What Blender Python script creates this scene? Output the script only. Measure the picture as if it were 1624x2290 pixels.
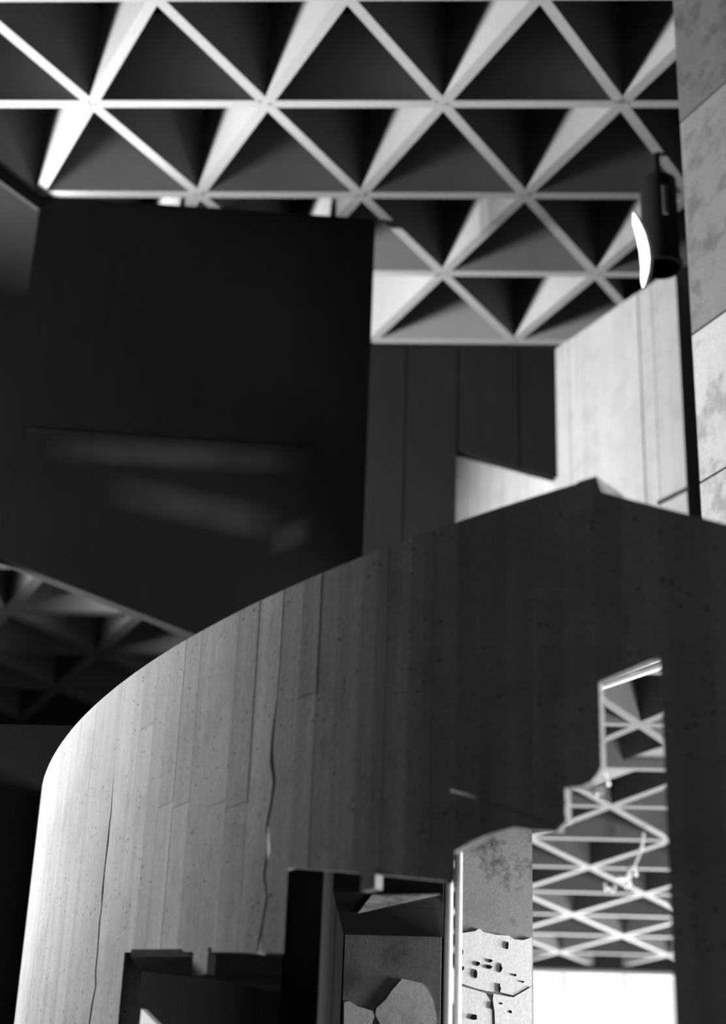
import bpy, bmesh, math, random
from mathutils import Vector, Matrix
random.seed(7)
for o in list(bpy.data.objects): bpy.data.objects.remove(o)
SC = bpy.context.scene
COL = SC.collection

# ------------------------------------------------------------------ camera
W, H, F = 1624.0, 2290.0, 3723.86
PITCH, ROLL, YAW = 0.433526, 0.0381965, -0.0589174
EYE = 1.6
def basis():
    cy, sy = math.cos(YAW), math.sin(YAW)
    f = Vector((sy*math.cos(PITCH), cy*math.cos(PITCH), math.sin(PITCH)))
    r = Vector((cy, -sy, 0.0)); u = r.cross(f)
    c, s = math.cos(ROLL), math.sin(ROLL)
    return c*r + s*u, -s*r + c*u, f
CR, CU, CF = basis()
CAMPOS = Vector((0, 0, EYE))
cd = bpy.data.cameras.new('camera'); cam = bpy.data.objects.new('camera', cd); COL.objects.link(cam)
cd.sensor_fit = 'HORIZONTAL'; cd.sensor_width = 24.0; cd.lens = F*24.0/W
cam.matrix_world = Matrix(((CR.x, CU.x, -CF.x, 0), (CR.y, CU.y, -CF.y, 0), (CR.z, CU.z, -CF.z, EYE), (0, 0, 0, 1)))
cd.dof.use_dof = True; cd.dof.focus_distance = 5.6; cd.dof.aperture_fstop = 1.5
SC.camera = cam

# ------------------------------------------------------------------ light
SC.view_settings.view_transform = 'Standard'; SC.view_settings.look = 'None'
SC.view_settings.gamma = 1.0; SC.view_settings.use_curve_mapping = False
SC.view_settings.exposure = 0.0
wd = bpy.data.worlds.new('overcast_sky'); SC.world = wd; wd.use_nodes = True
bgn = wd.node_tree.nodes['Background']; bgn.inputs[0].default_value = (1, 1, 1, 1); bgn.inputs[1].default_value = 1.15
def area(name, loc, dirv, sx, sy, power, spread=180):
    l = bpy.data.lights.new(name, 'AREA'); l.shape = 'RECTANGLE'; l.size = sx; l.size_y = sy; l.energy = power
    l.spread = math.radians(spread)
    o = bpy.data.objects.new(name, l); COL.objects.link(o); o.location = loc
    o.rotation_euler = Vector(dirv).to_track_quat('-Z', 'Y').to_euler()
    return o
# daylight thrown up by the bright ground outside, through the left and far windows
area('daylight_left_window', (-4.9, 8.48, 5.05), (0.95, 0.0, 0.3), 1.3, 1.0, 3300)
area('daylight_far_window', (2.2, 16.2, 1.5), (0, -1, 0.25), 5.0, 2.4, 3600)
area('fill_right', (5.9, 4.4, 1.3), (-1, 0.15, 0.0), 2.0, 1.8, 1300)  # added light behind the curved wall to brighten pillar and pier

area('fill_back', (0.0, -2.9, 2.6), (0, 1, 0.25), 3.6, 1.8, 13)  # weak ambient fill added behind the camera

# ------------------------------------------------------------------ helpers
def ray(x, y):
    return (CF + (x - W/2)/F*CR - (y - H/2)/F*CU)
def on_z(x, y, h):                     # h above the eye
    d = ray(x, y); return CAMPOS + d*(h/d.z)
def on_y(x, y, Y):
    d = ray(x, y); return CAMPOS + d*(Y/d.y)
def on_plane(x, y, p0, n):
    d = ray(x, y); return CAMPOS + d*((p0 - CAMPOS).dot(n)/d.dot(n))
def link(name, me, mat, parent=None):
    o = bpy.data.objects.new(name, me); COL.objects.link(o)
    if mat and not me.materials: me.materials.append(mat)
    if parent is not None: o.parent = parent
    return o
def mesh(name, verts, faces, mat, parent=None, smooth=False):
    me = bpy.data.meshes.new(name); me.from_pydata([tuple(v) for v in verts], [], faces)
    bm = bmesh.new(); bm.from_mesh(me); bmesh.ops.recalc_face_normals(bm, faces=bm.faces[:]); bm.to_mesh(me); bm.free()
    if smooth:
        for p in me.polygons: p.use_smooth = True
    me.update()
    return link(name, me, mat, parent)
def extrude(name, pts, vec, mat, parent=None):
    n = len(pts); vec = Vector(vec)
    v = [Vector(p) for p in pts] + [Vector(p) + vec for p in pts]
    f = [tuple(range(n)), tuple(range(2*n - 1, n - 1, -1))] + [(i, (i+1) % n, n + (i+1) % n, n + i) for i in range(n)]
    return mesh(name, v, f, mat, parent)
def prism(name, poly, z0, z1, mat, parent=None):
    return extrude(name, [(p[0], p[1], z0) for p in poly], (0, 0, z1 - z0), mat, parent)
def box(name, lo, hi, mat, parent=None):
    return prism(name, [(lo[0], lo[1]), (hi[0], lo[1]), (hi[0], hi[1]), (lo[0], hi[1])], lo[2], hi[2], mat, parent)
def tube_pts(name, pts, rad, mat, parent=None, seg=10, cap=True):
    v, f = [], []
    pts = [Vector(p) for p in pts]
    for i, p in enumerate(pts):
        t = (pts[min(i+1, len(pts)-1)] - pts[max(i-1, 0)]).normalized()
        a = t.cross(Vector((0.31, 0.2, 0.93))).normalized(); b = t.cross(a)
        for k in range(seg):
            q = 2*math.pi*k/seg; v.append(p + rad*(math.cos(q)*a + math.sin(q)*b))
    for i in range(len(pts)-1):
        for k in range(seg):
            f.append((i*seg+k, i*seg+(k+1) % seg, (i+1)*seg+(k+1) % seg, (i+1)*seg+k))
    f.append(tuple(range(seg))); f.append(tuple((len(pts)-1)*seg + k for k in range(seg)))
    o = mesh(name, v, f, mat, parent)
    for p in o.data.polygons: p.use_smooth = len(p.vertices) == 4
    return o
def tag(o, label, cat, kind=None, group=None):
    o['label'] = label; o['category'] = cat
    if kind: o['kind'] = kind
    if group: o['group'] = group
    return o
def empty(name, loc=(0, 0, 0)):
    o = bpy.data.objects.new(name, None); COL.objects.link(o); o.location = loc; o.empty_display_size = 0.1
    return o

# ------------------------------------------------------------------ materials
def concrete(name, base, blotch=0.25, streak=0.15, pits=0.0, rough=0.85, stain=0.0, bump=0.15, vary=0.0):
    m = bpy.data.materials.new(name); m.use_nodes = True; nt = m.node_tree; N = nt.nodes; L = nt.links
    b = N['Principled BSDF']; b.inputs['Roughness'].default_value = rough
    b.inputs['Specular IOR Level'].default_value = 0.03
    g = N.new('ShaderNodeNewGeometry')
    def noise(scale, detail, vec, rg=0.55):
        n = N.new('ShaderNodeTexNoise'); n.inputs['Scale'].default_value = scale; n.inputs['Detail'].default_value = detail
        n.inputs['Roughness'].default_value = rg; L.new(vec, n.inputs['Vector']); return n.outputs['Fac']
    def math_(op, a, c, clamp=False):
        n = N.new('ShaderNodeMath'); n.operation = op; n.use_clamp = clamp
        for i, q in enumerate((a, c)):
            if isinstance(q, (int, float)): n.inputs[i].default_value = q
            else: L.new(q, n.inputs[i])
        return n.outputs[0]
    pos = g.outputs['Position']
    mp = N.new('ShaderNodeMapping'); mp.inputs['Scale'].default_value = (1, 1, 0.06); L.new(pos, mp.inputs['Vector'])
    big = noise(1.6, 5, pos); fine = noise(80, 4, pos, 0.75); st = noise(16, 3, mp.outputs[0])
    f = math_('ADD', 1.0, math_('MULTIPLY', math_('SUBTRACT', big, 0.5), blotch*2))
    f = math_('MULTIPLY', f, math_('ADD', 1.0, math_('MULTIPLY', math_('SUBTRACT', st, 0.5), streak*2)))
    f = math_('MULTIPLY', f, math_('ADD', 1.0, math_('MULTIPLY', math_('SUBTRACT', fine, 0.5), 0.7)))
    if vary:
        oi = N.new('ShaderNodeObjectInfo')
        f = math_('MULTIPLY', f, math_('ADD', 1.0 - vary/2, math_('MULTIPLY', oi.outputs['Random'], vary)))
    height = math_('ADD', math_('MULTIPLY', fine, 0.6), math_('MULTIPLY', st, 0.5))
    if pits:
        vo = N.new('ShaderNodeTexVoronoi'); vo.inputs['Scale'].default_value = 58
        wn = N.new('ShaderNodeTexNoise'); wn.inputs['Scale'].default_value = 70; L.new(pos, wn.inputs['Vector'])
        wa = N.new('ShaderNodeVectorMath'); wa.operation = 'MULTIPLY_ADD'; L.new(wn.outputs['Color'], wa.inputs[0]); wa.inputs[1].default_value = (0.012, 0.012, 0.012); L.new(pos, wa.inputs[2])
        L.new(wa.outputs[0], vo.inputs['Vector'])
        rsel = N.new('ShaderNodeSeparateColor'); L.new(vo.outputs['Color'], rsel.inputs[0])
        rad = math_('MULTIPLY', rsel.outputs[0], math_('MULTIPLY', math_('GREATER_THAN', rsel.outputs[1], 0.5), 0.30))
        mask = math_('LESS_THAN', vo.outputs['Distance'], rad)
        area_ = math_('GREATER_THAN', noise(3.1, 2, pos), 0.44)
        mask = math_('MULTIPLY', mask, area_)
        f = math_('MULTIPLY', f, math_('SUBTRACT', 1.0, math_('MULTIPLY', mask, pits)))
        height = math_('SUBTRACT', height, math_('MULTIPLY', mask, 2.0))
    if stain:
        s = noise(5.5, 6, pos, 0.65)
        r = N.new('ShaderNodeMapRange'); r.inputs[1].default_value = 0.50; r.inputs[2].default_value = 0.62; L.new(s, r.inputs[0])
        f = math_('MULTIPLY', f, math_('SUBTRACT', 1.0, math_('MULTIPLY', r.outputs[0], stain)))
    v = math_('MULTIPLY', f, base, True)
    cc = N.new('ShaderNodeCombineColor')
    for i in range(3): L.new(v, cc.inputs[i])
    L.new(cc.outputs[0], b.inputs['Base Color'])
    bp = N.new('ShaderNodeBump'); bp.inputs['Strength'].default_value = bump; bp.inputs['Distance'].default_value = 0.01
    L.new(height, bp.inputs['Height']); L.new(bp.outputs[0], b.inputs['Normal'])
    return m
def plain(name, v, rough=0.6, metal=0.0):
    m = bpy.data.materials.new(name); m.use_nodes = True; nt = m.node_tree; b = nt.nodes['Principled BSDF']
    n = nt.nodes.new('ShaderNodeTexNoise'); n.inputs['Scale'].default_value = 20; n.inputs['Detail'].default_value = 4
    g = nt.nodes.new('ShaderNodeNewGeometry'); nt.links.new(g.outputs['Position'], n.inputs['Vector'])
    r = nt.nodes.new('ShaderNodeMapRange'); r.inputs[3].default_value = v*0.85; r.inputs[4].default_value = v*1.12
    nt.links.new(n.outputs['Fac'], r.inputs[0])
    cc = nt.nodes.new('ShaderNodeCombineColor')
    for i in range(3): nt.links.new(r.outputs[0], cc.inputs[i])
    nt.links.new(cc.outputs[0], b.inputs['Base Color'])
    b.inputs['Roughness'].default_value = rough; b.inputs['Metallic'].default_value = metal
    b.inputs['Specular IOR Level'].default_value = 0.1
    return m
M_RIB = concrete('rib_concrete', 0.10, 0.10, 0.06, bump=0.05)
M_DRUM = concrete('board_marked_concrete', 0.205, 0.3, 0.38, pits=0.7, vary=0.26, bump=0.12, stain=0.15)
M_WALL = concrete('fair_faced_concrete', 0.12, 0.14, 0.20, stain=0.10)
M_WALL2 = concrete('weathered_concrete', 0.14, 0.22, 0.12, stain=0.35)
M_DARK = concrete('shade_black_concrete', 0.006, 0.25, 0.2)  # shade of unlit walls, reveal, beam and coffer backs put into the colour
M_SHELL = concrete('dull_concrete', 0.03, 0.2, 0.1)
M_WALL4 = concrete('falloff_concrete', 0.055, 0.25, 0.10, stain=0.35)  # upper right-wall panel: fall-off of light put into the colour
M_WALL3 = concrete('falloff_dark_concrete', 0.034, 0.22, 0.10, stain=0.35)  # top right-wall panel: darkest step of the painted light fall-off
M_WALL5 = concrete('pale_board_concrete', 0.30, 0.12, 0.2, stain=0.08)
M_PIER = concrete('dark_pier_concrete', 0.09, 0.35, 0.15, stain=0.4)  # darker, blotched base colour over the whole pier
M_PLASTER2 = concrete('grey_plaster', 0.30, 0.2, 0.05, stain=0.25)
M_PILLAR = concrete('spalled_concrete', 0.26, 0.55, 0.05, pits=0.5, stain=0.75)
M_PLASTER = concrete('old_plaster', 0.75, 0.08, 0.03, stain=0.08)
M_WHITE = plain('white_paint', 0.82, 0.45)
M_BLACK = plain('black_steel', 0.006, 0.5)
M_STEEL = plain('rusty_steel', 0.12, 0.6, 0.3)
M_FRAME = plain('pale_frame', 0.7, 0.5)

H_TOP, H_LOW, H_MID = 6.037, 2.853, 4.40          # undersides of the three rib ceilings above the eye
RIBD = 0.62
XL, XR, YB, YF = -5.0, 6.0, -3.0, 16.4

# ------------------------------------------------------------------ shell
tag(box('floor', (XL-0.3, YB-0.3, -0.3), (XR+0.3, YF+0.3, 0), M_SHELL), 'bare dull concrete floor of the hall', 'floor', 'structure')
def holed_wall(name, axis, c0, c1, a0, a1, z1, ha0, ha1, hz0, hz1, mat):
    root = empty(name)
    def bb(n, s0, s1, q0, q1):
        if axis == 'x': box(n, (c0, s0, q0), (c1, s1, q1), mat, root)
        else: box(n, (s0, c0, q0), (s1, c1, q1), mat, root)
    bb('wall_pier', a0, ha0, 0, z1); bb('wall_pier', ha1, a1, 0, z1)
    bb('window_apron', ha0, ha1, 0, hz0); bb('wall_spandrel', ha0, ha1, hz1, z1)
    return root
ZT = EYE + H_TOP + RIBD
tag(holed_wall('wall_left', 'x', XL-0.3, XL, YB, YF, ZT, 7.75, 9.05, 4.5, 5.7, M_SHELL), 'dull concrete side wall with a low window opening', 'wall', 'structure')
tag(holed_wall('wall_side', 'x', XR, XR+0.3, YB, YF, ZT, 3.3, 5.5, 0.3, 2.3, M_SHELL), 'dull concrete side wall behind the curved drum wall', 'wall', 'structure')
tag(holed_wall('wall_back', 'y', YB-0.3, YB, XL, XR, ZT, -1.9, 1.9, 1.6, 3.6, M_SHELL), 'dull concrete rear wall of the hall', 'wall', 'structure')
tag(holed_wall('wall_far', 'y', YF, YF+0.3, XL, XR, ZT, -0.6, 5.2, 0.35, EYE+H_LOW-0.05, M_SHELL), 'far concrete wall around the wide bright window', 'wall', 'structure')

tag(box('shading_fin', (XL, 9.1, 0), (-4.15, 9.25, EYE+H_MID+0.4), M_SHELL), 'added dull concrete fin beside the low window that shades the half level', 'wall', 'structure')  # unseen fin added to keep window light off the half level
# ------------------------------------------------------------------ rib ceilings
def rib_mesh(name, depth, w0=0.062, w1=0.085, ln=1.0):
    a, b = w0/2, w1/2
    v = [(-ln/2, -a, 0), (ln/2, -a, 0), (ln/2, a, 0), (-ln/2, a, 0), (-ln/2, -b, depth), (ln/2, -b, depth), (ln/2, b, depth), (-ln/2, b, depth)]
    f = [(3, 2, 1, 0), (4, 5, 6, 7), (0, 1, 5, 4), (1, 2, 6, 5), (2, 3, 7, 6), (3, 0, 4, 7)]
    me = bpy.data.meshes.new(name); me.from_pydata(v, [], f); me.update(); me.materials.append(M_RIB); return me
RIB = rib_mesh('rib', RIBD)
def rib_grid(parent, X0, Y0, h, rows, cols, keep, me=RIB, yaw=0.0):
    s3 = math.sqrt(3)/2; n = 0
    cy, sy = math.cos(yaw), math.sin(yaw)
    for r in rows:
        for c in cols:
            gx = c + (0.5 if r % 2 == 0 else 0.0) ; gy = r*s3
            for dx, dy, ang in ((0.5, 0, 0), (0.25, s3/2, math.pi/3), (-0.25, s3/2, 2*math.pi/3)):
                x, y = gx+dx, gy+dy
                X, Y = X0 + x*cy - y*sy, Y0 + x*sy + y*cy
                if not keep(X, Y): continue
                o = bpy.data.objects.new('rib', me); COL.objects.link(o); o.parent = parent
                o.location = (X, Y, EYE + h + (0.0005*(n % 3))); o.rotation_euler = (0, 0, ang + yaw); n += 1
    return n

# plan lines of the walls, found by casting picture points to the ceiling planes
DG0 = Vector((0.7786, 10.1406)); DG1 = Vector((1.4442, 9.1473)); DGd = (DG1 - DG0).normalized(); DGn = Vector((DGd.y, -DGd.x))
if DGn.x > 0: DGn = -DGn
RWY = 6.65
rwp = on_y(1530, 430, RWY); RW0 = Vector((rwp.x, RWY)); RWd = Vector((0.5, -0.866)); RWn = Vector((-0.866, -0.5))
MIDY = 10.24

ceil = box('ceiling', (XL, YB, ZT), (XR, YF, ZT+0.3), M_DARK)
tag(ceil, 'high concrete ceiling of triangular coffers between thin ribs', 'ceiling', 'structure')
def keep_top(X, Y):
    if Y > 10.20 or Y < 3.6 or X < -4.8: return False
    if X < -0.75 and Y > 8.95: return False
    if X < -2.3 and (Vector((X, Y)) - Vector((-2.5818, 8.4137))).dot(Vector((-0.866, 0.5))) > 0.1: return False
    p = Vector((X, Y))
    if (p - DG0).dot(DGn) < -0.35: return False
    if Y < RWY + 0.2 and (p - RW0).dot(RWn) < -0.2: return False
    return True
print('top ribs', rib_grid(ceil, -2.0818, 6.6816, H_TOP, range(-4, 5), range(-4, 6), keep_top))

# lower ceiling seen through the gap in the drum
OP0 = on_z(1345, 1518, H_LOW); OP1 = on_z(1475, 1463, H_LOW); OPd = (OP1 - OP0).normalized()
e0 = OP0 - OPd*0.35; e1 = OP1 + OPd*3.0
zl = EYE + H_LOW + 0.42
low = prism('ceiling', [(-0.4, e0.y+0.35), (e0.x, e0.y), (e1.x, e1.y), (XR, e1.y), (XR, YF), (-0.4, YF)], zl, zl+0.15, M_RIB)
tag(low, 'lower rib ceiling behind the curved wall running to the window', 'ceiling', 'structure')
RIBL = rib_mesh('rib', 0.42, 0.06, 0.085)
def keep_low(X, Y):
    if X < -0.3 or X > 5.2 or Y > 16.35: return False
    n2 = Vector((OPd.y, -OPd.x));  n2 = n2 if n2.x < 0 else -n2
    return (Vector((X, Y)) - OP0.xy).dot(n2) < 0.3 and Y > 7.2
print('low ribs', rib_grid(low, 0.5527, 8.9071, H_LOW, range(-3, 10), range(-3, 6), keep_low, RIBL))

# rib ceiling of the half level on the left
LB0 = on_z(0, 1210, H_MID); LB1 = on_z(430, 1420, H_MID); LBd = (LB1 - LB0).normalized()
zm = EYE + H_MID + 0.42
a0 = LB0 - LBd*1.2; a1 = LB1 + LBd*1.0
mid = prism('ceiling', [(LB0.x, LB0.y), (a1.x, a1.y), (-2.0, 14.0), (XL, 14.0), (XL, LB0.y)], zm, zm+0.2, M_RIB)
tag(mid, 'rib ceiling of the half level beneath the black wall', 'ceiling', 'structure')
ND = on_z(110, 1268, H_MID)
def keep_mid(X, Y):
    n2 = Vector((LBd.y, -LBd.x)); n2 = n2 if n2.x < 0 else -n2
    return (Vector((X, Y)) - LB0.xy).dot(n2) > -0.12 and X > -4.9 and LB0.y - 0.3 < Y < 13.8
RIBM = rib_mesh('rib', 0.42, 0.085, 0.10)
print('mid ribs', rib_grid(mid, ND.x - 0.5, ND.y, H_MID, range(-2, 5), range(-4, 4), keep_mid, RIBM))

# ------------------------------------------------------------------ black hanging wall
FW0, FW1 = Vector((-2.5676, 8.4301)), Vector((-0.5027, 8.6638))
fd = (FW1 - FW0).normalized(); fn = Vector((fd.y, -fd.x))
fp0 = Vector((FW0.x, FW0.y, 0)); fn3 = Vector((fn.x, fn.y, 0))
def fw(x, y): return on_plane(x, y, fp0, fn3)
zc = EYE + H_TOP
blk = empty('wall_hanging', (FW0.x, FW0.y, zc))
blk.location = (0, 0, 0)
bl = fw(92, 1247); br = fw(470, 1432); be = fw(803, 1560)
be = Vector((FW1.x, FW1.y, be.z))
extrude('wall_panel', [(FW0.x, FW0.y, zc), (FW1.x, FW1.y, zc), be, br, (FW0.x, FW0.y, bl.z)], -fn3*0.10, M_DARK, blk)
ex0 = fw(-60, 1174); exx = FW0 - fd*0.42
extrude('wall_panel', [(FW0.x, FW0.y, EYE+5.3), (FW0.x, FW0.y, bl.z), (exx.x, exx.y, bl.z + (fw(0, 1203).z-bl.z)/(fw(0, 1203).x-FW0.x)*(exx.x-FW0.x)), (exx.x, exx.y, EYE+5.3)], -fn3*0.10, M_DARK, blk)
lw0 = Vector((-2.75, 8.122)); ld = (lw0 - FW0).normalized(); ln = Vector((ld.y, -ld.x)); ln = ln if ln.y < 0 else -ln
lp = FW0 + ld*0.9
extrude('wall_fascia', [(FW0.x, FW0.y, zc), (lp.x, lp.y, zc), (lp.x, lp.y, zc-0.10), (FW0.x, FW0.y, zc-0.10)], Vector((-ln.x, -ln.y, 0))*0.025, M_DARK, blk)
A = fw(60, 958); B = fw(660, 1000)
extrude('ledge', [A, B, B - Vector((0, 0, 0.008)), A - Vector((0, 0, 0.008))], fn3*0.004, M_DARK, blk)
def pale_bands(m, bands):  # mixes soft paler bands into the base colour
    nt = m.node_tree; N = nt.nodes; L = nt.links
    def op(o_, a, b=0.0, clamp=False):
        n = N.new('ShaderNodeMath'); n.operation = o_; n.use_clamp = clamp
        for k, q in enumerate((a, b)):
            if isinstance(q, (int, float)): n.inputs[k].default_value = q
            else: L.new(q, n.inputs[k])
        return n.outputs[0]
    g = N.new('ShaderNodeNewGeometry'); sx = N.new('ShaderNodeSeparateXYZ'); L.new(g.outputs['Position'], sx.inputs[0])
    no = N.new('ShaderNodeTexNoise'); no.inputs['Scale'].default_value = 4.0; no.inputs['Detail'].default_value = 5; L.new(g.outputs['Position'], no.inputs['Vector'])
    tot = None
    for (a, b, w) in bands:
        t = op('DIVIDE', op('SUBTRACT', sx.outputs[0], a.x), b.x - a.x)
        zc_ = op('ADD', a.z, op('MULTIPLY', t, b.z - a.z))
        d = op('DIVIDE', op('SUBTRACT', sx.outputs[2], zc_), w)
        win = op('SUBTRACT', 1.0, op('POWER', op('ABSOLUTE', op('SUBTRACT', op('MULTIPLY', t, 2.0), 1.0)), 2.0), True)
        k = op('MULTIPLY', op('SUBTRACT', 1.0, op('MULTIPLY', d, d), True), win)
        tot = k if tot is None else op('ADD', tot, k)
    tot = op('MULTIPLY', tot, op('MULTIPLY', no.outputs['Fac'], 0.038))
    bs = N['Principled BSDF']; src = bs.inputs['Base Color'].links[0].from_node
    base = src.inputs[0].links[0].from_socket
    res = op('ADD', base, tot)
    for k in range(3): L.new(res, src.inputs[k])
M_HANGING = concrete('shaded_wall_with_pale_bands', 0.009, 0.25, 0.2)  # unlit look of the hanging wall put into a near-black base
pale_bands(M_HANGING, ((fw(90, 1000), fw(700, 1035), 0.10), (fw(230, 1090), fw(640, 1180), 0.13), (fw(600, 1215), fw(700, 1180), 0.10)))
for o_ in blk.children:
    o_.data.materials[0] = M_HANGING
tag(blk, 'dark unlit wall hanging from the high rib ceiling with faint ledges', 'wall', 'structure')

# ------------------------------------------------------------------ middle dark wall with board marks
mw = empty('wall_middle')
mxs = [790, 850, 905, 965, 1022, 1066, 1112, 1160, 1204, 1247]
def my(x, y): return on_y(x, y, MIDY)
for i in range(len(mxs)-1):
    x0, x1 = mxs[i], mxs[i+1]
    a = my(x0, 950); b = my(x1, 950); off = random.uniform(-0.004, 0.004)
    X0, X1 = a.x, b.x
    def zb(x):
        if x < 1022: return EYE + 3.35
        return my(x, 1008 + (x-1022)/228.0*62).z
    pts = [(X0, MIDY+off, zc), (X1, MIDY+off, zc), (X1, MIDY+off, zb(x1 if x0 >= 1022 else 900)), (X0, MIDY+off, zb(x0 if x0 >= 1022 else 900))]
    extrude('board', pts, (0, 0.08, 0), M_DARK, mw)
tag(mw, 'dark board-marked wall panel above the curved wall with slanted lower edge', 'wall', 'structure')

# ------------------------------------------------------------------ bright diagonal wall
dw = empty('wall_diagonal')
dp = Vector((DG0.x, DG0.y, 0)); dn = Vector((DGn.x, DGn.y, 0)); dd = Vector((DGd.x, DGd.y, 0))
def dgp(x, y): return on_plane(x, y, dp, dn)
dxs = [1238, 1275, 1306, 1338, 1376, 1437, 1468, 1497, 1527]
us = [(dgp(x, 900).xy - DG0).dot(DGd) for x in dxs]
prism('wall_core', [tuple(DG0 + DGd*us[0] - DGn*0.03), tuple(DG0 + DGd*us[-1] - DGn*0.03), tuple(DG0 + DGd*us[-1] - DGn*0.2), tuple(DG0 + DGd*us[0] - DGn*0.2)], EYE+2.9, zc, M_WALL, dw)
for i in range(len(us)-1):
    g = 0.006 if dxs[i+1] in (1437, 1468, 1045) else 0.0025
    u0, u1 = us[i], us[i+1]-g; off = random.uniform(-0.003, 0.003)
    p = [DG0 + DGd*u0 + DGn*off, DG0 + DGd*u1 + DGn*off, DG0 + DGd*u1 - DGn*0.028, DG0 + DGd*u0 - DGn*0.028]
    prism('board', [tuple(q) for q in p], EYE+2.9, zc, M_WALL, dw)
tag(dw, 'brightly lit board-marked concrete wall meeting the rib ceiling at a slant', 'wall', 'structure')

rr_ = empty('wall_rear')
RD0 = DG0 - DGn*1.0; rdp = Vector((RD0.x, RD0.y, 0))
rxs = [930, 985, 1044, 1110, 1178, 1240, 1310]
us = [(on_plane(x, 1080, rdp, dn).xy - RD0).dot(DGd) for x in rxs]
for i in range(len(us)-1):
    u0, u1 = us[i], us[i+1]-(0.005 if i == 1 else 0.0015); off = random.uniform(-0.002, 0.002)
    p = [RD0 + DGd*u0 + DGn*off, RD0 + DGd*u1 + DGn*off, RD0 + DGd*u1 - DGn*0.1, RD0 + DGd*u0 - DGn*0.1]
    prism('board', [tuple(q) for q in p], EYE+3.45, zc+RIBD, M_WALL5, rr_)
tag(rr_, 'bright board-marked wall glimpsed under the dark wall panel', 'wall', 'structure')
jl = [dgp(1470, 1122), dgp(1540, 1087), dgp(1542, 1096), dgp(1472, 1131)]
extrude('joint', [q + dn*0.001 for q in jl], dn*0.004, M_BLACK, dw)
# ------------------------------------------------------------------ right wall of stacked panels
rw = empty('wall_right')
rp = Vector((RW0.x, RW0.y, 0)); rn = Vector((RWn.x, RWn.y, 0))
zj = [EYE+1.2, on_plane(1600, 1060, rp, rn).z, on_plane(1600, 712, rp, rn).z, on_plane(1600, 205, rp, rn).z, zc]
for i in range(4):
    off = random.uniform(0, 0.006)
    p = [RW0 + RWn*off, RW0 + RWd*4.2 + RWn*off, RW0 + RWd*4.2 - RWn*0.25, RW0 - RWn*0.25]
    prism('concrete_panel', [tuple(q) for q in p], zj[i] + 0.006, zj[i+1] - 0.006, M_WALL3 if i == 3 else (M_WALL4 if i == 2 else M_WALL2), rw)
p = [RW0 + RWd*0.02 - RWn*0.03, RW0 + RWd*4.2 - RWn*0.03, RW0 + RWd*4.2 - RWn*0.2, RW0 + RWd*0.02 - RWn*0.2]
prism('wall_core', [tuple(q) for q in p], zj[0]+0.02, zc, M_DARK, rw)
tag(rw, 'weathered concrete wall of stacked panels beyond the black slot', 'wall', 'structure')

# ------------------------------------------------------------------ the curved drum wall
HR = 1.70
DC = Vector((1.98474*HR, 4.4643*HR)); DR = 3.01685*HR
def cyl(x, y):                        # picture point -> (phi, z) on the drum's outer face
    d = ray(x, y); a = d.x**2 + d.y**2; b = -2*(d.x*DC.x + d.y*DC.y); c = DC.length_squared - DR*DR
    disc = b*b - 4*a*c
    t = (-b - math.sqrt(max(disc, 0)))/(2*a)
    P = CAMPOS + d*t
    return math.atan2(P.y - DC.y, P.x - DC.x) % (2*math.pi), P.z
def phx(x, y=1900): return cyl(x, y)[0]
def dpt(phi, z, r=None):
    r = DR if r is None else r
    return Vector((DC.x + r*math.cos(phi), DC.y + r*math.sin(phi), z))
ZR = EYE + HR
prof = []                              # bottom profile (phi, z), jumps allowed
def add(x, y, z=None):
    p, zz = cyl(x, y); prof.append((p, zz if z is None else z))
PS, PE = math.radians(130), math.radians(252)
prof.append((PS, 0.0)); add(272, 2200, 0.0)
p1, z1 = cyl(275, 2131); prof.append((prof[-1][0], z1)); 
p2, z2 = cyl(640, 2131); pj = cyl(640, 2030)[0]; prof.append((pj, z2))
prof.append((pj, cyl(640, 1941)[1])); add(820, 1953); add(1016, 1972)
pk = cyl(1016, 1940)[0]
prof.append((prof[-1][0], cyl(1018, 1903)[1])); add(1050, 1884); add(1085, 1868); add(1120, 1858); add(1150, 1850); add(1195, 1857); add(1246, 1859); add(1265, 1838)
prof.append((prof[-1][0], cyl(1265, 1762)[1])); add(1300, 1758); add(1322, 1748); add(1338, 1730); add(1345, 1715)
prof.append((prof[-1][0], cyl(1345, 1524)[1])); add(1476, 1468)
pr = cyl(1486, 1850)[0]
prof.append((max(pr, prof[-1][0]), prof[-1][1])); prof.append((prof[-1][0], 0.0)); prof.append((PE, 0.0))
for i in range(1, len(prof)):
    if prof[i][0] < prof[i-1][0]: prof[i] = (prof[i-1][0], prof[i][1])
rimprof = [(PS, ZR), (cyl(1288, 1092)[0], ZR), (cyl(1294, 1082)[0], ZR+0.004), (cyl(1334, 1082)[0], ZR+0.004), (cyl(1345, 1100)[0], cyl(1345, 1100)[1]),
           (cyl(1420, 1120)[0], cyl(1420, 1120)[1]), (cyl(1624, 1172)[0], cyl(1624, 1172)[1]), (PE, cyl(1624, 1172)[1] - 0.25)]  # right end of the rim is sloped to stand in for a soft shadow edge
def interp(pr_, phi, left):
    # value just to the left / right of phi
    best = pr_[0][1]
    for (a, za), (b, zb_) in zip(pr_[:-1], pr_[1:]):
        if b - a < 1e-9: continue
        if (a < phi <= b) if left else (a <= phi < b):
            return za + (zb_-za)*(phi-a)/(b-a)
    return pr_[-1][1] if phi >= pr_[-1][0] else best
SH = 0.03
JAMBS = [prof[k][0] for k in range(1, len(prof)-3) if abs(prof[k][0]-prof[k-1][0]) < 1e-9]
prof2 = []
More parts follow.
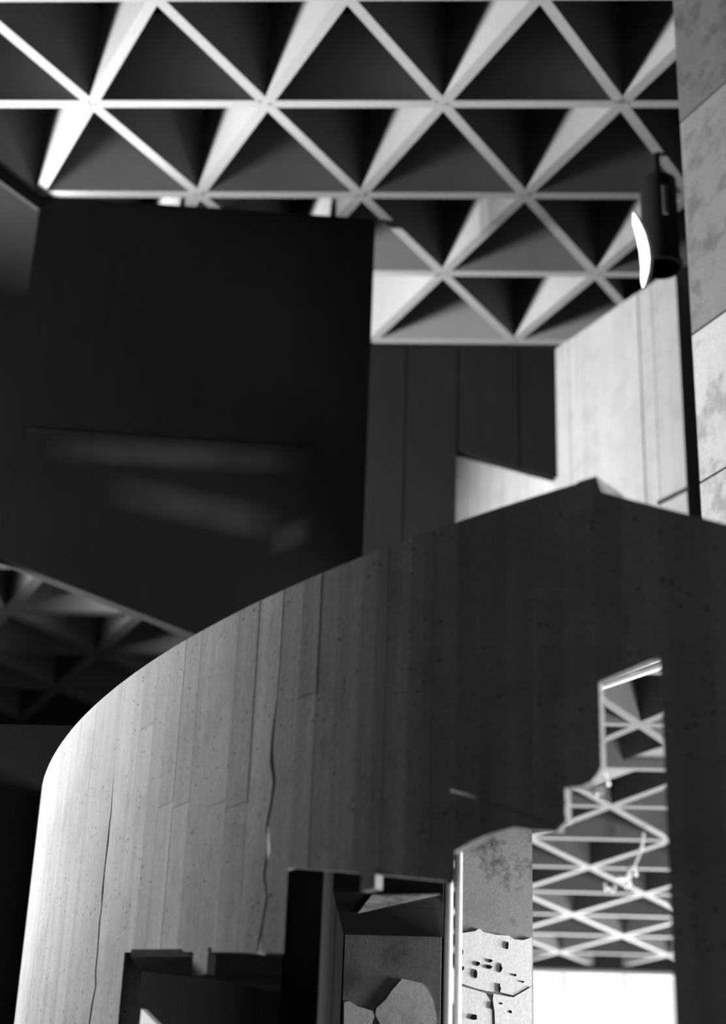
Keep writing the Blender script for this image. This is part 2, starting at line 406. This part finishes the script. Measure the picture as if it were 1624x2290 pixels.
for k, (p_, z_) in enumerate(prof):
    if k == 0 or k == len(prof)-1: prof2.append((p_, z_))
    elif k >= len(prof)-3: prof2.append((p_ + SH, z_ + (0.15 if z_ > 0 else 0)))
    else: prof2.append((p_ - SH, z_ + (0.15 if z_ > 0 else 0)))
steps = sorted(set(p for p, _ in prof) | set(p for p, _ in rimprof) | set(p for p, _ in prof2))
def strip(name, pa, pb, r0, r1, mat, parent, fa=None, fb=None, nz=1, maxstep=0.02, zlo=None, zhi=None, pf=None):
    phis = [pa] + [s for s in steps if pa + 1e-6 < s < pb - 1e-6] + [pb]
    full = []
    for a, b in zip(phis[:-1], phis[1:]):
        n = max(1, int(math.ceil((b-a)/maxstep)))
        full.append([a + (b-a)*k/n for k in range(n+1)])
    verts, faces = [], []
    for seg in full:
        base = len(verts); n = len(seg)
        for i, ph in enumerate(seg):
            left = i > 0
            zb_ = interp(pf or prof, ph, left); zt_ = interp(rimprof, ph, left)
            if zlo is not None: zb_ = max(zb_, zlo)
            if zhi is not None: zt_ = min(zt_, zhi)
            for j in range(nz+1):
                z = zb_ + (zt_-zb_)*j/nz
                w = (ph - pa)/(pb - pa)
                d = (fa(z)*(1-w) if fa else 0) + (fb(z)*w if fb else 0)
                verts.append(dpt(ph+d, z, r1)); verts.append(dpt(ph+d-(0.008 if (pf is None and i == n-1 and any(abs(ph-q) < 1e-3 for q in JAMBS)) else 0), z, r0))
        def id_(i, j, k): return base + (i*(nz+1)+j)*2 + k
        for i in range(n-1):
            for j in range(nz):
                faces.append((id_(i, j, 0), id_(i+1, j, 0), id_(i+1, j+1, 0), id_(i, j+1, 0)))
                faces.append((id_(i, j, 1), id_(i, j+1, 1), id_(i+1, j+1, 1), id_(i+1, j, 1)))
            faces.append((id_(i, 0, 0), id_(i, 0, 1), id_(i+1, 0, 1), id_(i+1, 0, 0)))
            faces.append((id_(i, nz, 0), id_(i+1, nz, 0), id_(i+1, nz, 1), id_(i, nz, 1)))
        for i in (0, n-1):
            for j in range(nz):
                faces.append((id_(i, j, 0), id_(i, j+1, 0), id_(i, j+1, 1), id_(i, j, 1)))
    return mesh(name, verts, faces, mat, parent)
drum = strip('wall_drum', PS, PE, DR-0.12, DR-0.024, M_DRUM, None, maxstep=0.01, pf=prof2)
tag(drum, 'tall curved board-marked concrete wall with stepped openings and two long cracks', 'wall', 'structure')
bx = [88, 104, 128, 160, 182, 214, 243, 287, 318, 345, 378, 414, 455, 497, 546, 597, 648, 690, 735, 790, 850, 905, 960, 1018, 1075, 1130, 1190, 1265, 1345, 1410, 1488, 1550, 1620]
edges = [PS, math.radians(140), math.radians(150), math.radians(160), math.radians(168), math.radians(176), math.radians(183)]
edges += [phx(x) for x in bx] + [math.radians(242), math.radians(247), PE]
edges = sorted(edges)
def jag(seed, amp, drift, z0=0.0, z1=9.0, w=0.0):
    rnd = random.Random(seed); tab = [rnd.uniform(-1, 1) for _ in range(64)]
    def f(z):
        t = z*17; k = int(math.floor(t)); u = t-k
        e = max(0.0, min(1.0, (z-z0)/0.25))*max(0.0, min(1.0, (z1-z)/0.25))
        q = tab[(k*7+3) % 64]*(1-u) + tab[(k*7+10) % 64]*u
        return ((tab[k % 64]*(1-u) + tab[(k+1) % 64]*u)*amp + w*(1.0 + 0.5*q))*e + drift*(z-2.0)
    return f
CR1, CR2 = phx(243), phx(597)
c1z, c2a, c2b = cyl(258, 1720)[1], cyl(596, 2125)[1], cyl(610, 1500)[1]
CK1 = [jag(3, 0.0032, -0.004, -1, c1z, w_) for w_ in (-0.0012, 0.0012)]
CK2 = [jag(9, 0.0026, 0.0012, -1, c2b, w_) for w_ in (-0.0011, 0.0011)]
for i in range(len(edges)-1):
    a, b = edges[i], edges[i+1]
    off = random.uniform(-0.0004, 0.0004)*(0.3 if a > phx(600) else 1); gap = 0.00006
    fa = fb = None; nz = 1; ga = gb = gap
    if abs(a - CR1) < 1e-6: fa, nz = CK1[1], 70
    if abs(b - CR1) < 1e-6: fb, nz = CK1[0], 70
    if abs(a - CR2) < 1e-6: fa, nz = CK2[1], 70
    if abs(b - CR2) < 1e-6: fb, nz = CK2[0], 70
    cutz = None
    if 340 < 0: pass
    xm = i
    zsplit = None
    for xa, xb, yy in ((345, 378, 1803), (378, 414, 1803), (455, 497, 1800), (497, 546, 1802), (648, 690, 1560), (287, 318, 1640)):
        if abs(a - phx(xa)) < 1e-6: zsplit = cyl((xa+xb)/2, yy)[1]
    if zsplit and nz == 1:
        strip('board', a+ga, b-gb, DR-0.024, DR+off, M_DRUM, drum, zhi=zsplit-0.001)
        strip('board', a+ga, b-gb, DR-0.024, DR+off+0.0004, M_DRUM, drum, zlo=zsplit)
    else:
        strip('board', a+ga, b-gb, DR-0.024, DR+off, M_DRUM, drum, fa, fb, nz)
# concrete stubs left under the two lintels
for (x0, y0, x1, y1) in ((432, 2122, 465, 2181), (808, 1944, 841, 1990)):
    a, zt_ = cyl(x0, (y0+y1)/2); b, _ = cyl(x1, (y0+y1)/2); zt_ = cyl((x0+x1)/2, y0)[1]; zb_ = cyl((x0+x1)/2, y1)[1]
    v = [dpt(a, zb_), dpt(b, zb_), dpt(b, zt_), dpt(a, zt_)]
    extrude('stub', [q + (q - Vector((DC.x, DC.y, q.z))).normalized()*0.002 for q in v], (Vector((DC.x, DC.y, 0)) - Vector((v[0].x, v[0].y, 0))).normalized()*0.024, M_DRUM, drum)

# ------------------------------------------------------------------ behind the openings
# inner partition that closes the view through the low doorway
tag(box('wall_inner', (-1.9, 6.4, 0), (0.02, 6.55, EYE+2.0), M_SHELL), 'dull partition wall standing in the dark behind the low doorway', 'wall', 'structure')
tag(box('light_block_wall', (-0.62, 9.6, 0), (-0.47, 16.3, EYE+3.25), M_SHELL), 'added dull cross wall behind the curved wall that blocks far window light', 'wall', 'structure')  # added to stop far window light reaching the half-level ribs
# dark reveal and the cracked pier in the higher opening
def yx(x, y, Y): return on_y(x, y, Y)
PY = 5.25
pl = yx(768, 2200, PY); prr = yx(986, 2200, PY)
pier = box('pier', (pl.x, PY, 0), (prr.x, PY+0.35, EYE+1.45), M_PIER)
tag(pier, 'cracked concrete pier with bright broken plaster low down inside the higher opening', 'pier')
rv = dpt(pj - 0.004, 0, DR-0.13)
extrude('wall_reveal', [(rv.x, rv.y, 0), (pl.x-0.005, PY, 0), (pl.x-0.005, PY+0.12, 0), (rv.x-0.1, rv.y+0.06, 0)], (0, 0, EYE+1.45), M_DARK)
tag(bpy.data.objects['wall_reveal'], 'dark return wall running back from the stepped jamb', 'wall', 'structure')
def plaster(parent, Y, pts, thick=0.012, mat=None, name='plaster_patch'):
    return extrude(name, [yx(x, y, Y) for x, y in pts], (0, -thick, 0), mat or M_PLASTER, parent)
plaster(pier, PY, [(770, 2243), (782, 2240), (800, 2252), (815, 2256), (834, 2262), (838, 2275), (832, 2290), (836, 2420), (770, 2420)], mat=M_PLASTER2)
plaster(pier, PY, [(842, 2256), (862, 2238), (876, 2218), (900, 2190), (925, 2196), (944, 2200), (958, 2215), (970, 2240), (976, 2270), (974, 2420), (862, 2420), (850, 2290), (840, 2272)], mat=M_PLASTER2)
# lit part of the soffit over the pier, laid on as a pale plate
hw = cyl(900, 1998)[1] - EYE - 0.02
BY = 4.62
hw = on_y(900, 1998, BY).z - EYE
bm_ = box('beam', (on_y(700, 1998, BY).x, BY, EYE+hw), (on_y(992, 1998, BY).x, PY-0.01, EYE+hw+0.3), M_DARK)
tag(bm_, 'black beam over the cracked pier', 'beam')
sof = extrude('lit_soffit_wedge', [on_z(800, 2040, hw-0.001), on_z(984, 1998, hw-0.001), on_z(832, 1998, hw-0.001)], (0, 0, -0.004), M_PILLAR)
tag(sof, 'lit wedge of soffit laid on as a pale plate above the cracked pier', 'soffit')
# spalled pillar
QY = 6.05
ql, qr = yx(1026, 2100, QY), yx(1192, 2100, QY)
qd = Vector((qr.x-ql.x, 0.0)); 
pil = prism('pillar', [(ql.x, QY), (qr.x, QY), (qr.x, QY+0.42), (ql.x, QY+0.42)], 0, EYE+H_LOW-0.9, M_PILLAR)
tag(pil, 'spalled concrete pillar with peeling plaster beside the white pipes', 'pillar')
plaster(pil, QY, [(1026, 2089), (1062, 2084), (1072, 2078), (1082, 2086), (1110, 2092), (1138, 2094), (1150, 2102), (1170, 2104), (1189, 2098), (1189, 2203), (1150, 2228), (1120, 2220), (1088, 2217), (1060, 2210), (1030, 2200), (1026, 2197)])
plaster(pil, QY, [(1026, 2205), (1058, 2214), (1086, 2222), (1098, 2240), (1100, 2262), (1106, 2420), (1026, 2420)])
plaster(pil, QY, [(1104, 2224), (1148, 2232), (1189, 2208), (1189, 2420), (1112, 2420), (1106, 2264), (1102, 2238)], 0.016)
rc = random.Random(5)
for cx, cy, rx, ry in ((1064, 2177, 4, 11), (1069, 2156, 5, 5), (1097, 2149, 5, 5), (1094, 2163, 8, 5), (1120, 2165, 4, 10), (1117, 2211, 3.5, 11), (1099, 2249, 2.5, 8), (1060, 2275, 10, 6), (1135, 2115, 4, 8), (1142, 2263, 4, 4), (1121, 2245, 5, 2.5), (1034, 2130, 3, 9), (1035, 2166, 3, 6), (1152, 2181, 4, 3), (1170, 2196, 3, 2.5)):
    n_ = 10
    pts = [(cx + rx*math.cos(2*math.pi*k/n_)*rc.uniform(0.55, 1.15), cy + ry*math.sin(2*math.pi*k/n_)*rc.uniform(0.55, 1.15)) for k in range(n_)]
    plaster(pil, QY - 0.0125, pts, 0.005, M_BLACK, 'chip')
# twin white pipes beside the pillar
PPY = 4.75
pp = empty('pipe', (0, 0, 0)); 
def vpipe(name, x, ytop, parent, r):
    t = yx(x, ytop, PPY); tube_pts(name, [(t.x, PPY, 0.0), (t.x, PPY, 0.9), (t.x, PPY, t.z)], r, M_WHITE, parent, 14)
    return t
for x, yt, lab in ((1006, 1966, 'shorter white painted pipe beside the cracked pier'), (1027, 1906, 'taller white painted pipe touching the spalled pillar side')):
    pass
bpy.data.objects.remove(pp)
t1 = vpipe('pipe', 1005, 1966, None, 0.0115); p_a = bpy.context.scene.objects['pipe']
tag(p_a, 'shorter white upright pipe beside the cracked pier', 'pipe', group='twin upright pipes')
t2 = yx(1027, 1906, PPY + 0.05)
p_b = tube_pts('pipe', [(t2.x, PPY+0.05, 0), (t2.x, PPY+0.05, t2.z)], 0.0105, M_WHITE, None, 14)
tag(p_b, 'taller white upright pipe next to the spalled pillar', 'pipe', group='twin upright pipes')
# twin white rails at the edge of the lower ceiling
rail = empty('ceiling_rail')
for (ya, yb) in ((1519, 1469), (1538, 1490)):
    A = on_z(1340, ya, H_LOW-0.03); B = on_z(1482, yb, H_LOW-0.03)
    tube_pts('rail_tube', [A - (B-A)*0.3, A, B, B + (B-A)*0.3], 0.0115, M_WHITE, rail, 10)
for t in (-0.2, 1.2):
    A = on_z(1340, 1527, H_LOW); B = on_z(1482, 1477, H_LOW); q = A.lerp(B, t)
    box('rail_bracket', (q.x-0.05, q.y-0.05, q.z-0.03), (q.x+0.05, q.y+0.05, zl), M_STEEL, rail)
tag(rail, 'pair of white rails along the edge of the lower rib ceiling', 'rail')
def drum_wire(pts, r, lab):
    q = []
    for x, y in pts:
        p_, z_ = cyl(x, y); q.append(dpt(p_, z_, DR + r))
    o = tube_pts('surface_cable', q, r, M_DRUM, None, 6); tag(o, lab, 'cable'); return o
drum_wire([(1010, 1768), (1080, 1788), (1150, 1812), (1210, 1834), (1250, 1850)], 0.0025, 'thin cable slanting over the dark part of the curved wall')
hd = cyl(450, 2131)[1] - EYE + 0.004
sp = extrude('soffit_panel', [on_z(x, y, hd) for x, y in ((292, 2140), (652, 2137), (735, 2232), (600, 2215), (470, 2190), (318, 2172))], (0, 0, 0.02), M_PLASTER2, drum)
# bent wires on the broken corner
def wire(pts, Y, r, lab, mat):
    o = tube_pts('bent_wire', [yx(x, y, Y) for x, y in pts], r, mat, None, 6); tag(o, lab, 'wire', group='wires on the broken corner'); return o
wy = 3.55
wire([(1268, 1700), (1290, 1684), (1318, 1700), (1334, 1726), (1338, 1748), (1326, 1758)], wy, 0.0035, 'thin wire curling over the broken corner of the curved wall', M_STEEL)
wire([(1350, 1716), (1352, 1732), (1358, 1748), (1362, 1756)], wy, 0.004, 'short white wire end hooked below the curled wire', M_WHITE)
lump = [(1330, 1768), (1338, 1760), (1350, 1758), (1353, 1768), (1350, 1776), (1340, 1774), (1334, 1777)]
o = extrude('plaster_lump', [yx(x, y, wy) for x, y in lump], (0, 0.02, 0), M_PLASTER); tag(o, 'small white plaster lump stuck on the broken corner', 'plaster')
HY = 11.2
hwr = empty('hanging_wire')
for pts, r in (([(1440, 1862), (1437, 1890), (1428, 1915), (1418, 1942), (1424, 1958)], 0.010), ([(1412, 1938), (1404, 1960), (1408, 1976), (1400, 1985)], 0.016), ([(1352, 1974), (1356, 1992), (1362, 1984), (1372, 1996), (1376, 1980)], 0.010), ([(1380, 1962), (1396, 1966), (1412, 1956)], 0.012)):
    tube_pts('wire_strand', [yx(x, y, HY) for x, y in pts], r, M_WHITE, hwr, 6)
tag(hwr, 'tangle of white wire strands dangling from the lower rib ceiling', 'wire')
# leaning board in the low doorway
q_, _z = cyl(316, 2256); B0 = dpt(q_, 0, DR+0.04); bn = Vector((-0.85, -0.52, 0))
o = extrude('board', [on_plane(x, y, B0, bn) for x, y in ((316, 2256), (352, 2292), (420, 2362), (306, 2362))], -bn*0.015, M_PLASTER)
tag(o, 'pale pointed board standing in the low doorway', 'board')

# ------------------------------------------------------------------ round lamp at the wall head
lamp = empty('lamp')
LYY = 8.0
c = on_y(1476, 505, LYY); rr = 0.105
zt_, zb_ = on_y(1476, 408, LYY).z, on_y(1476, 600, LYY).z
def cylz(name, cx, cy, r, z0, z1, mat, parent, seg=28):
    pts = [(cx + r*math.cos(2*math.pi*k/seg), cy + r*math.sin(2*math.pi*k/seg)) for k in range(seg)]
    return prism(name, pts, z0, z1, mat, parent)
cylz('lamp_housing', c.x, LYY, rr, zb_, zt_, M_BLACK, lamp)
cylz('lamp_rim', c.x, LYY, rr+0.012, zb_, zb_+0.03, M_BLACK, lamp)
cylz('lamp_stem', c.x, LYY, 0.02, zt_, zc, M_BLACK, lamp, 10)
st = on_y(1481, 440, LYY); sb = on_y(1481, 503, LYY)
box('lamp_clip', (st.x-0.012, LYY-rr-0.012, sb.z), (st.x+0.012, LYY-rr+0.01, st.z), M_STEEL, lamp)
P0 = on_y(1440, 560, LYY-0.2)
sh = [(1416, 474), (1430, 496), (1442, 522), (1450, 552), (1453, 580), (1450, 608), (1444, 630), (1438, 645), (1434, 630), (1434, 600), (1431, 566), (1424, 530), (1416, 500)]
extrude('lamp_shade', [on_plane(x, y, P0, Vector((-0.8, -0.55, -0.25)).normalized()) for x, y in sh], (0.02, 0.012, 0.004), M_WHITE, lamp)
tag(lamp, 'dark round lamp with a white crescent shade under the high ceiling', 'lamp')

# ------------------------------------------------------------------ windows
def window(name, axis, c, a0, a1, z0, z1, n, label, trans=None):
    root = empty(name)
    def bb(nm, s0, s1, q0, q1, d=0.05, m=M_FRAME):
        if axis == 'x': return box(nm, (c-d/2, s0, q0), (c+d/2, s1, q1), m, root)
        return box(nm, (s0, c-d/2, q0), (s1, c+d/2, q1), m, root)
    t = 0.024
    bb('window_frame', a0, a1, z0, z0+t); bb('window_frame', a0, a1, z1-t, z1)
    for k in range(n+1):
        s = a0 + (a1-a0)*k/n
        bb('mullion', s-t/2 if 0 < k < n else (s if k == 0 else s-t), s+t/2 if 0 < k < n else (s+t if k == 0 else s), z0+t, z1-t)
    if trans: bb('transom', a0+t, a1-t, trans, trans+0.05, 0.045)
    root['label'] = label; root['category'] = 'window'; root['kind'] = 'structure'
    return root
window('window_1', 'y', YF+0.15, -0.6, 5.2, 0.35, EYE+H_LOW-0.05, 10, 'wide overexposed window at the far end below the lower ceiling', 2.9)
window('window_2', 'x', XL-0.15, 7.75, 9.05, 4.5, 5.7, 2, 'low window in the side wall that lights the curved wall')
window('fill_window_right', 'x', XR+0.15, 3.3, 5.5, 0.3, 2.3, 3, 'added low window behind the curved wall that brightens the pillar')  # opening added for the fill light on the pillar
window('fill_window_back', 'y', YB-0.15, -1.9, 1.9, 1.6, 3.6, 4, 'added rear window for weak fill light from behind the camera')  # opening added to go with the ambient fill
